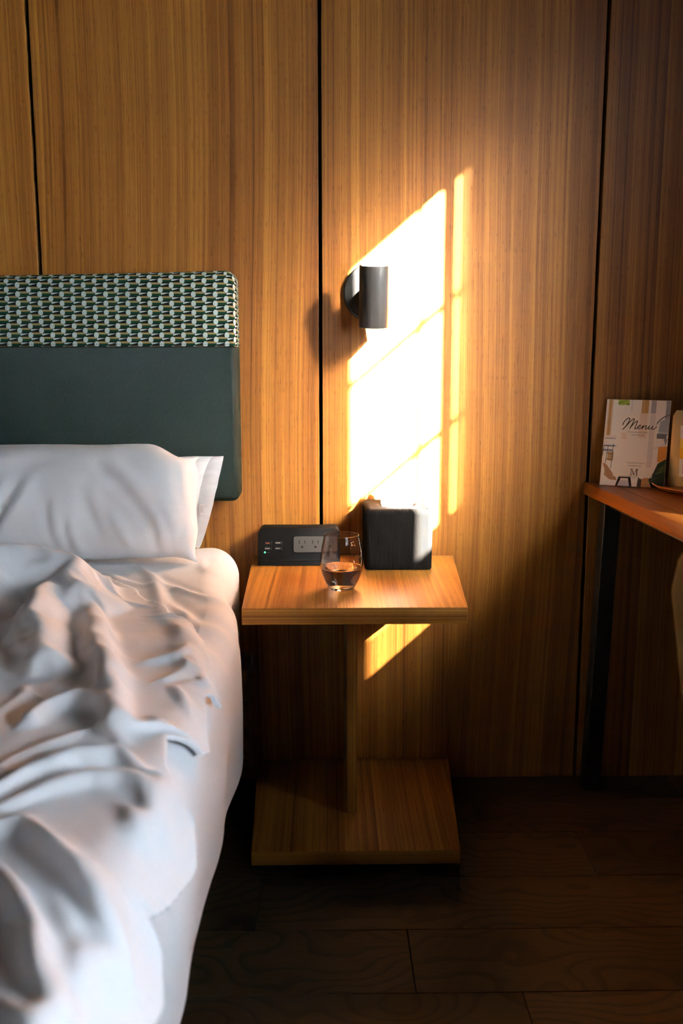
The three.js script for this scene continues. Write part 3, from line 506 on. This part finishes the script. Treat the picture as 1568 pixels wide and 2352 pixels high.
// ───────────── tissue box ─────────────
{
  const W = 0.1565, H = 0.145, N = 38, cx = 0.172, cz = 0.0815;
  const t = thing('tissue_box', 'black ribbed cube tissue box with a tissue standing up from it', 'tissue box', [cx, 0.5996, cz]);
  // outline: rounded square with vertical ribs; rows go up the side, over the rounded shoulder and in to the oval mouth
  const rc = 0.012, per = 4 * (W - 2 * rc) + 2 * Math.PI * rc, ribs = Math.round(per / 0.0031), NS = ribs * 4;
  const outline = (s, shrink) => {                                // s in [0,1) round the square, shrink in metres
    let d = s * per; const L = W - 2 * rc, q = Math.PI * rc / 2; let side = 0; while (d > L + q && side < 3) { d -= L + q; side++; }
    let x, z, nx, nz; if (d <= L) { x = -L / 2 + d; z = W / 2; nx = 0; nz = 1; } else { const a = (d - L) / q * Math.PI / 2; nx = Math.sin(a); nz = Math.cos(a); x = L / 2 + rc * nx; z = L / 2 + rc * nz; }
    const r = [[1, 0], [0, -1], [-1, 0], [0, 1]][side]; // rotate by side*90° clockwise seen from above
    const rot = (a, b) => side === 0 ? [a, b] : side === 1 ? [b, -a] : side === 2 ? [-a, -b] : [-b, a];
    const [X, Z] = rot(x, z), [NX, NZ] = rot(nx, nz); return [X, Z, NX, NZ];
  };
  const prof = [[0, -0.003], [0.0015, -0.001], [0.004, 0], [0.05, 0.0005], [0.10, 0.0012], [H - 0.014, 0.0016]];
  for (let i = 1; i <= 6; i++) { const a = i / 6 * Math.PI / 2; prof.push([H - 0.014 + 0.014 * Math.sin(a), 0.0016 - 0.014 * (1 - Math.cos(a))]); }
  const NP = prof.length, extra = 6;
  const g = gridGeo(NS, NP - 1 + extra, (u, v) => {
    const j = Math.round(v * (NP - 1 + extra)), [X, Z, nx, nz] = outline(u % 1, 0), rib = 0.00055 * Math.cos(u * ribs * 2 * Math.PI);
    if (j < NP) { const [y, o] = prof[j], k = 1; const rr = j < 1 ? 0 : rib * (y > H - 0.002 ? 0.4 : 1); return [X + nx * (o * 1 + rr), y + (y > H - 0.004 ? rib * 0.8 : 0), Z + nz * (o + rr)]; }
    const k = (j - NP + 1) / extra, a = Math.atan2(Z, X), ox = 0.040 * Math.cos(a), oz = 0.024 * Math.sin(a), x0 = X - nx * 0.0124, z0 = Z - nz * 0.0124;
    return [lerp(x0, ox, k), H - 0.0035 * smooth(k, 0.55, 1) - (k === 1 ? 0.006 : 0) + rib * 0.8 * (1 - k), lerp(z0, oz, k)];
  }, true);
  obj('box_shell', g, leatherette, t);
  obj('inner_floor', new THREE.CylinderGeometry(0.052, 0.052, 0.003, 32).translate(0, 0.085, 0), tissueM, t);
  const tis = thing('tissue', 'crumpled white tissue sticking up out of the black box', 'tissue', [cx, 0.5996 + H - 0.012, cz]);
  const tg = gridGeo(90, 26, (u, v) => {
    const a = u * 2 * Math.PI, k = v, w = lerp(0.036, 0.040, smooth(k, 0, 0.3)) * (1 - 0.72 * Math.pow(k, 2.2)), dpt = 0.018 * (1 - 0.75 * k);
    const ruff = 0.0045 * Math.sin(a * 5 + k * 3) * smooth(k, 0.0, 0.5) + 0.006 * noise(Math.cos(a) * 2, Math.sin(a) * 2 + 3, k * 3);
    const top = 0.083 + 0.014 * Math.cos(a - 0.5) * 0.4 + 0.010 * noise(Math.cos(a) * 2.2 + 8, Math.sin(a) * 2.2, 1);
    return [w * Math.cos(a) + 0.010 * k * k + ruff * 0.7 * Math.cos(a), k * top, dpt * Math.sin(a) + ruff * Math.sin(a) * 1.1 + 0.004 * k];
  }, true);
  obj('tissue_sheet', tg, tissueM, tis);
}

// ───────────── water glass ─────────────
{
  const t = thing('drinking_glass', 'stemless drinking glass half full of water on the nightstand', 'glass', [0.0355, 0.5996, 0.328]);
  const O = [[0, 0.0008], [0.016, 0.0004], [0.0235, 0], [0.0265, 0.0012], [0.0300, 0.0065], [0.0345, 0.0145], [0.0392, 0.0245], [0.0432, 0.036], [0.0456, 0.047], [0.0466, 0.058], [0.0460, 0.070], [0.0442, 0.084], [0.0418, 0.098], [0.0393, 0.110], [0.0374, 0.1193]];
  const I = [[0.0368, 0.1193], [0.0386, 0.110], [0.0410, 0.098], [0.0433, 0.084], [0.0450, 0.070], [0.0455, 0.058], [0.0444, 0.047], [0.0418, 0.036], [0.0376, 0.0245], [0.0322, 0.0155], [0.0255, 0.0092], [0.0150, 0.0068], [0, 0.0062]];
  const sp = (pts, n) => new THREE.SplineCurve(pts.map((p) => new THREE.Vector2(...p))).getPoints(n);
  const o = sp(O, 70), i = sp(I, 60), rim = [new THREE.Vector2(0.0373, 0.1196), new THREE.Vector2(0.0371, 0.1197), new THREE.Vector2(0.0369, 0.1196)];
  for (const p of [...o, ...i]) p.x = Math.max(0, p.x); o[0].x = 0; i.at(-1).x = 0;
  obj('glass_wall', new THREE.LatheGeometry([...o, ...rim, ...i], 128), glassM, t);
  const wl = 0.0485, inner = i.filter((p) => p.y < wl - 0.0006).map((p) => new THREE.Vector2(p.x + (p.x > 0 ? 0.00035 : 0), p.y - 0.00035)).reverse(), rw = 0.0447;
  inner[0].x = 0;
  obj('water', new THREE.LatheGeometry([...inner, new THREE.Vector2(rw + 0.0004, wl + 0.0006), new THREE.Vector2(rw - 0.0006, wl), new THREE.Vector2(rw - 0.002, wl - 0.0005), new THREE.Vector2(0, wl - 0.0005)], 128), waterM, t, 'clear water up to the middle of the glass');
  const r = rng(5), drops = []; for (let k = 0; k < 26; k++) { const a = -0.5 + r() * 1.6, h = 0.06 + r() * 0.055, rr = 0.0448 - Math.max(0, h - 0.07) * 0.17, s = 0.0005 + r() * 0.0008; drops.push(new THREE.SphereGeometry(s, 8, 6).scale(1, 1.3, 1).translate(rr * Math.sin(a + 0.7), h, rr * Math.cos(a + 0.7))); }
  const dr = obj('droplets', merge(drops), waterM, t); dr.userData.kind = 'stuff';
}

// ───────────── power unit ─────────────
{
  const t = thing('power_unit', 'black bedside power unit with grey outlets and charging ports', 'power strip', [-0.063, 0.5996, 0]);
  const w = 0.194, h = 0.083, D = 0.085, r = 0.013, s = new THREE.Shape();
  s.moveTo(-w / 2, 0.0015); s.lineTo(w / 2, 0.0015); s.lineTo(w / 2, h - r); s.absarc(w / 2 - r, h - r, r, 0, Math.PI / 2, false); s.lineTo(-w / 2 + r, h); s.absarc(-w / 2 + r, h - r, r, Math.PI / 2, Math.PI, false); s.lineTo(-w / 2, 0.0015);
  const g = new THREE.ExtrudeGeometry(s, { depth: D, bevelEnabled: true, bevelSize: 0.0015, bevelThickness: 0.0015, bevelSegments: 2, curveSegments: 10 }), p = g.attributes.position, SL = 0.52;
  const face = (y) => 0.108 - (y < 0.012 ? 0 : (y - 0.012) * SL);
  for (let i = 0; i < p.count; i++) { const k = clamp(p.getZ(i) / D, -0.03, 1.03); p.setZ(i, lerp(0.024, face(p.getY(i)), k)); }
  g.computeVertexNormals();
  obj('housing', toCreasedNormals(g, 0.5), blackPlastic, t);
  const ang = Math.atan(SL), put = (name, geo, m, px, py, lift, label) => {     // px, py in metres over the sloping face
    const gr = geo.rotateX(-ang); const o = obj(name, gr, m, t, label); const y = py; o.position.set(px, y, face(y) + lift); return o; };
  const X = (px) => (px - 687.5) * 0.001045, Y = (py) => (1298 - py) * 0.00107;
  put('lip', rbox(w - 0.002, 0.0016, 0.001, 0.0004), slotDark, 0, 0.0125, 0.0003);
  const plate = put('outlet_plate', (() => { const q = new THREE.Shape(), a = 0.052, b = 0.0195, c = 0.005; q.moveTo(-a + c, -b); q.lineTo(a - c, -b); q.absarc(a - c, -b + c, c, -Math.PI / 2, 0); q.lineTo(a, b - c); q.absarc(a - c, b - c, c, 0, Math.PI / 2); q.lineTo(-a + c, b); q.absarc(-a + c, b - c, c, Math.PI / 2, Math.PI); q.lineTo(-a, -b + c); q.absarc(-a + c, -b + c, c, Math.PI, 1.5 * Math.PI); return new THREE.ExtrudeGeometry(q, { depth: 0.0012, bevelEnabled: true, bevelSize: 0.0004, bevelThickness: 0.0004, bevelSegments: 1 }); })(), greyPlastic, X(725.5), Y(1253.5), 0.0008, 'grey plate with three outlets');
  const sub = (name, geo, x, y) => { const o = obj(name, geo.rotateX(-ang), slotDark, plate); o.position.set(x, y * Math.cos(ang), -y * Math.sin(ang)); o.position.add(new THREE.Vector3(0, Math.sin(ang), Math.cos(ang)).multiplyScalar(0.00155)); };
  for (const cx of [-0.032, 0, 0.032]) {
    sub('slot', rbox(0.0021, 0.0088, 0.0006, 0.0002), cx - 0.0068, 0.0062); sub('slot', rbox(0.0021, 0.0074, 0.0006, 0.0002), cx + 0.0068, 0.0062);
    const q = new THREE.Shape(); q.absarc(0, 0, 0.0029, 0, Math.PI); q.lineTo(-0.0029, -0.0024); q.lineTo(0.0029, -0.0024);
    sub('ground_hole', new THREE.ExtrudeGeometry(q, { depth: 0.0005, bevelEnabled: false }), cx, -0.0065);
  }
  for (const [px, py, c] of [[615.5, 1250.5, 1], [639, 1250, 0], [615, 1261.5, 0], [639, 1261.5, 0]]) {
    const port = put('charging_port', rbox(0.0165, 0.0085, 0.001, 0.0004), slotDark, X(px + 1), Y(py), 0.0005);
    const tongue = obj('contact_tongue', rbox(c ? 0.0098 : 0.012, c ? 0.003 : 0.0036, 0.0008, 0.0003).rotateX(-ang), c ? new THREE.MeshPhysicalMaterial({ name: 'orange contact', color: 0xb4552f, roughness: 0.5 }) : metal, port); tongue.position.set(-0.001, 0.0002, 0.0009);
    const mark = obj('port_mark', rbox(0.0007, 0.0085, 0.0005, 0.0002).rotateX(-ang), greyPlastic, port); mark.position.set(0.009, 0, 0.0006);
  }
  put('indicator_light', new THREE.SphereGeometry(0.0024, 16, 10).scale(1, 1, 0.4), new THREE.MeshStandardMaterial({ name: 'green indicator glow', color: 0x3fae78, emissive: 0x2fae70, emissiveIntensity: 0.6 }), X(609.3), Y(1269.5), 0.0006, 'small green light');
  put('port_print', rbox(0.0068, 0.0022, 0.0003, 0.0001), new THREE.MeshStandardMaterial({ name: 'faint print', color: 0x3c3a38 }), X(617.8), Y(1269.5), 0.0004);
}

// ───────────── desk ─────────────
const DT = 0.785, deskX = (z) => 0.645 + 0.0525 * z;
{
  const t = thing('desk', 'reddish wooden desk against the right wall with black steel legs', 'desk', [0, 0, 0]);
  const slat = (l0, l1, r0, r1, z0, z1, du, front) => {           // x edges at z=0 and z=1
    const g = boxAB(0, 0.4, DT - 0.03, DT, z0, z1, front ? 0.006 : 0.0012, 2), p = g.attributes.position;
    for (let i = 0; i < p.count; i++) { const z = p.getZ(i), x = p.getX(i); p.setX(i, x < 0.2 ? lerp(l0, l1, z) + x : lerp(r0, r1, z) - (0.4 - x)); }
    g.computeVertexNormals(); return grain(toCreasedNormals(g.toNonIndexed(), 0.7), 'z', du, 0.3);
  };
  obj('board', slat(0.645, 0.6975, 0.7022, 0.7337, 0.002, 2.1, 0.1), redWood, t).name = 'board';
  [[0.7042, 0.7357, 0.9245, 0.9295], [0.9262, 0.9312, 1.14, 1.14], [1.1405, 1.1405, XR - 0.014, XR - 0.014]].forEach(([a, b, c, d], i) => obj('board', slat(a, b, c, d, 0.002, 2.1, 0.42 + i * 0.3), redWood, t));
  obj('apron', [(() => { const g = boxAB(0, 0.02, DT - 0.05, DT - 0.031, 0.09, 1.95, 0.002), p = g.attributes.position; for (let i = 0; i < p.count; i++) p.setX(i, p.getX(i) + deskX(p.getZ(i)) + 0.035); return g; })(), boxAB(0.70, 1.3, DT - 0.05, DT - 0.031, 0.05, 0.07)], blackMetal, t);
  const leg = (xt, xb, zt, zb, y1) => { const g = boxAB(-0.0205, 0.0205, 0.001, y1, -0.0205, 0.0205, 0.003, 2), p = g.attributes.position; for (let i = 0; i < p.count; i++) { const k = p.getY(i) / y1; p.setX(i, p.getX(i) + lerp(xb, xt, k)); p.setZ(i, p.getZ(i) + lerp(zb, zt, k)); } return g; };
  obj('leg', leg(0.696, 0.6775, 0.062, 0.062, DT - 0.031), blackMetal, t); obj('leg', leg(1.29, 1.31, 0.062, 0.062, DT - 0.031), blackMetal, t);
  obj('leg', leg(0.79, 0.78, 1.98, 1.98, DT - 0.031), blackMetal, t); obj('leg', leg(1.29, 1.31, 1.98, 1.98, DT - 0.031), blackMetal, t);
}
// menu card in an acrylic stand
{
  const card = canvasTex(740, 1050, (c, W, H) => {
    const R = (col, x, y, w, h) => { c.fillStyle = col; c.fillRect(x, y, w, h); };
    const P = (col, ...pts) => { c.fillStyle = col; c.beginPath(); pts.forEach(([a, b], i) => c[i ? 'lineTo' : 'moveTo'](a, b)); c.closePath(); c.fill(); };
    R('#f0e6dc', 0, 0, W, H); R('#d9b48a', 20, 0, 55, 440); R('#c48f52', 34, 0, 22, 440); R('#e6d6c6', 0, 440, 160, 24); R('#a7a3ad', 10, 470, 130, 14);
    R('#dcd8da', 290, 0, 16, 150); R('#c79450', 412, 0, 80, 160); R('#d6ad74', 430, 0, 12, 160); R('#b5adb1', 520, 0, 58, 160); for (let i = 0; i < 6; i++) R('#8d868c', 522 + i * 10, 0, 3, 160); R('#b3abb2', 690, 0, 50, 400); for (let i = 0; i < 5; i++) R('#8a8490', 694 + i * 10, 0, 3, 380);
    for (let i = 0; i < 60; i++) { c.fillStyle = ['#9db33c', '#b7c64e', '#7d962f'][i % 3]; c.beginPath(); c.arc(130 + (i * 37) % 130, (i * 23) % 62, 9, 0, 7); c.fill(); }
    c.strokeStyle = '#6f7378'; c.lineWidth = 14; c.beginPath(); c.moveTo(590, 300); c.quadraticCurveTo(640, 200, 740, 170); c.stroke();
    P('#a9b0b6', [640, 250], [740, 210], [740, 420], [620, 420]); R('#c9ced0', 620, 385, 120, 14); R('#83807f', 612, 400, 110, 60); P('#9a9aa2', [690, 460], [740, 460], [720, 540]);
    R('#6b6a7c', 10, 560, 150, 16); R('#8e8c9c', 0, 610, 120, 26); R('#c99b66', 60, 640, 70, 110); c.strokeStyle = '#47434a'; c.lineWidth = 6; for (const [a, b, d, e] of [[60, 560, 40, 800], [120, 540, 110, 850], [40, 660, 120, 670], [40, 730, 120, 740], [10, 560, 0, 700]]) { c.beginPath(); c.moveTo(a, b); c.lineTo(d, e); c.stroke(); }
    P('#d98f35', [640, 560], [740, 550], [740, 760], [640, 740]); c.strokeStyle = '#8a7660'; c.lineWidth = 4; c.beginPath(); c.moveTo(585, 560); c.lineTo(580, 770); c.moveTo(560, 580); c.lineTo(630, 570); c.stroke();
    P('#b98a63', [10, 780], [60, 800], [130, 890], [180, 950], [190, 985], [110, 980], [40, 930], [40, 860]); R('#efe9e6', 0, 985, 200, 65); P('#cfcbd0', [230, 980], [360, 980], [370, 1050], [220, 1050]);
    P('#3a3331', [215, 930], [350, 930], [372, 1050], [345, 1050], [325, 955], [240, 955], [205, 1050], [180, 1050]); P('#57514c', [440, 940], [480, 960], [480, 1050], [430, 1050]); P('#c08a58', [480, 950], [560, 930], [600, 1050], [480, 1050]);
    P('#2f3a24', [740, 700], [650, 760], [610, 870], [560, 960], [600, 1050], [740, 1050]); P('#556036', [740, 760], [680, 810], [640, 890], [740, 850]); c.strokeStyle = '#a8b08a'; c.lineWidth = 3; for (const [a, b, d, e] of [[640, 830, 720, 800], [620, 880, 700, 860], [540, 1000, 650, 930], [520, 1040, 600, 980]]) { c.beginPath(); c.moveTo(a, b); c.lineTo(d, e); c.stroke(); }
    c.globalAlpha = 0.72; R('#f2e4d3', 140, 170, 460, 770); c.globalAlpha = 0.35; R('#dda77a', 400, 160, 90, 300); R('#b9aaa6', 520, 170, 60, 640); R('#e0b08a', 200, 400, 60, 80); c.globalAlpha = 1;
    // "Menu" in a brush script
    c.strokeStyle = '#2b2014'; c.lineCap = c.lineJoin = 'round'; c.lineWidth = 10; c.save(); c.translate(210, 245); c.scale(1.0, 1.0);
    c.beginPath(); c.moveTo(-2, 62); c.bezierCurveTo(5, 20, 45, -28, 70, -22); c.bezierCurveTo(88, -14, 40, 80, 4, 118); c.bezierCurveTo(45, 70, 95, -5, 122, -16); c.bezierCurveTo(140, -18, 100, 70, 82, 104); c.bezierCurveTo(110, 60, 140, 20, 162, 10); c.bezierCurveTo(178, 8, 140, 80, 142, 104); c.bezierCurveTo(146, 116, 165, 96, 178, 82); c.stroke();
    c.lineWidth = 8.5; c.beginPath(); c.moveTo(170, 88); c.bezierCurveTo(195, 85, 215, 64, 202, 58); c.bezierCurveTo(185, 54, 165, 100, 182, 106); c.bezierCurveTo(202, 108, 225, 80, 238, 62); c.bezierCurveTo(240, 72, 222, 96, 222, 106); c.bezierCurveTo(235, 86, 262, 58, 272, 62); c.bezierCurveTo(278, 70, 256, 98, 266, 106); c.bezierCurveTo(282, 108, 300, 80, 310, 64); c.bezierCurveTo(306, 80, 292, 104, 306, 106); c.bezierCurveTo(326, 106, 342, 76, 348, 62); c.bezierCurveTo(342, 80, 334, 104, 348, 106); c.bezierCurveTo(366, 104, 382, 84, 392, 70); c.stroke(); c.restore();
    c.fillStyle = '#6d5b49'; c.font = '25px sans-serif'; c.textAlign = 'center'; c.fillText('For contactless menu', 395, 400); c.fillText('scan QR code', 395, 434);
    c.font = '24px sans-serif'; c.fillText('moxsanmenu.com', 395, 772); c.fillText('moxsanna_nyc', 388, 806);
    // leafy serif monogram
    c.fillStyle = '#2e261f'; c.font = '110px serif'; c.fillText('M', 388, 915); c.strokeStyle = '#f0e2d2'; c.lineWidth = 3; for (let i = 0; i < 5; i++) { c.beginPath(); c.moveTo(352 + i * 12, 845 + i * 10); c.quadraticCurveTo(372 + i * 12, 848 + i * 12, 380 + i * 10, 872 + i * 9); c.stroke(); }
    c.fillStyle = '#7a6857'; c.font = '21px serif'; c.fillText('MOXSANNA', 385, 940); c.font = '12px serif'; c.fillText('N Y C', 385, 955);
  });
  const t = thing('menu_card', 'upright printed Menu card in a clear stand on the desk corner', 'menu', [0.735, DT + 0.0008, 0.088], -0.46);
  const W = 0.149, H = 0.211, tilt = -0.25, g = rbox(W, H, 0.0012, 0.0004).translate(0, H / 2, 0).rotateX(tilt);
  obj('card_back', g, new THREE.MeshStandardMaterial({ name: 'white card', color: 0xe8e2da, roughness: 0.6 }), t);
  obj('card_print', new THREE.PlaneGeometry(W - 0.001, H - 0.001).translate(0, H / 2, 0.0009).rotateX(tilt), new THREE.MeshStandardMaterial({ name: 'menu print', map: card, roughness: 0.45 }), t, 'printed face reading Menu');
  obj('acrylic_front', rbox(W + 0.003, H + 0.002, 0.0015, 0.0005).translate(0, H / 2, 0.0026).rotateX(tilt), acrylic, t);
  obj('acrylic_foot', rbox(W + 0.003, 0.002, 0.05, 0.0006).translate(0, 0.001, -0.028), acrylic, t);
}
// tray and pouch at the frame edge
{
  const t = thing('serving_tray', 'thin round wooden tray on the desk under the snack pouch', 'tray', [0.920, DT, 0.150]);
  obj('tray_disc', grain(new THREE.LatheGeometry([[0, 0.006], [0.132, 0.006], [0.142, 0.0095], [0.147, 0.0135], [0.1495, 0.0135], [0.149, 0.0115], [0.138, 0.004], [0.1, 0.0005], [0, 0.0005]].reverse().map(([a, b]) => new THREE.Vector2(a, b)), 128), 'x', 0.2, 0.2), new THREE.MeshPhysicalMaterial({ name: 'pale tray wood', map: teakMap, color: new THREE.Color(1, 0.9, 0.75), roughness: 0.45 }), t);
  const p = thing('snack_pouch', 'standing kraft pouch with a white and yellow label at the frame edge', 'pouch', [0.884, DT + 0.0066, 0.112], -0.15);
  const lab = canvasTex(256, 512, (c, W, H) => { c.fillStyle = '#ece4d6'; c.fillRect(0, 0, W, H); c.fillStyle = '#f2b705'; c.fillRect(0, 130, W, 200); c.fillStyle = '#f6d04a'; c.fillRect(0, 130, 60, 90); c.fillStyle = '#5a5048'; for (let i = 0; i < 5; i++) c.fillRect(20, 380 + i * 20, 14, 12); });
  const kraft = new THREE.MeshPhysicalMaterial({ name: 'frosted kraft pouch', color: new THREE.Color(0.72, 0.50, 0.20), roughness: 0.5, transmission: 0.2, thickness: 0, bumpMap: rep(speckTex, 2, 2), bumpScale: 0.0008 });
  const sec = (v) => 0.03 * (1 - v) ** 0.8, side = (s) => gridGeo(40, 40, (u, v) => { const a = u * 2 - 1, w = 0.068 * (1 - 0.06 * v) * (v > 0.93 ? 1 - (v - 0.93) * 1.6 : 1), h = 0.178; return [(s > 0 ? a : -a) * w, v * h, s * ((sec(v) * (1 - a * a) ** 0.6) + 0.002 * noise(a * 4, v * 6, 3) * (1 - a * a) + 0.0008), u, v]; });
  obj('pouch_film', [side(1), side(-1)], kraft, p);
  obj('pouch_label', gridGeo(16, 24, (u, v) => { const a = lerp(-0.72, 0.72, u), vv = lerp(0.13, 0.8, v); return [a * 0.066, vv * 0.178, sec(vv) * (1 - a * a) ** 0.6 + 0.0035, u, v]; }), new THREE.MeshStandardMaterial({ name: 'pouch label', map: lab, roughness: 0.5 }), p);
}

// ───────────── chair at the frame edge ─────────────
{
  const t = thing('armchair', 'olive velvet tub chair at the desk, only a sliver of its rounded back in view', 'chair', [0.768, 0, 1.30]);
  const R = 0.36, top = (a) => lerp(0.885, 0.62, smooth(Math.abs(a), 0.75, 1.45)), A = 2.0;
  // closed padded wall: up the outside, over the rounded top, down the inside
  const wall = gridGeo(72, 40, (u, v) => {
    const a = lerp(-A, A, u), h = top(a), k = v < 0.45 ? v / 0.45 : v < 0.6 ? 1 : 1 - (v - 0.6) / 0.4, arc = clamp((v - 0.45) / 0.15, 0, 1) * Math.PI;
    const w = 0.035, lean = 0.07 * k - 0.03, y = lerp(0.36, h - 0.07, k) + 0.07 * Math.sin(arc), r = R - 0.04 + lean + w * Math.cos(arc) - w;
    return [-r * Math.cos(a), y, r * Math.sin(a) * 0.98];
  });
  { const ix = wall.index.array; for (let i = 0; i < ix.length; i += 3) { const q = ix[i]; ix[i] = ix[i + 1]; ix[i + 1] = q; } wall.computeVertexNormals(); }
  obj('backrest', wall, velvet, t);
  obj('seat', new THREE.LatheGeometry([[0, 0.46], [0.24, 0.455], [0.285, 0.44], [0.30, 0.41], [0.30, 0.36], [0.28, 0.34], [0, 0.34]].map(([a, b]) => new THREE.Vector2(a, b)), 64), velvet, t);
  for (const [x, z] of [[-0.2, -0.2], [-0.2, 0.2], [0.2, -0.2], [0.2, 0.2]]) obj('leg', new THREE.CylinderGeometry(0.014, 0.009, 0.36, 16).translate(x, 0.18, z), blackMetal, t);
}

renderer.render(scene, camera);
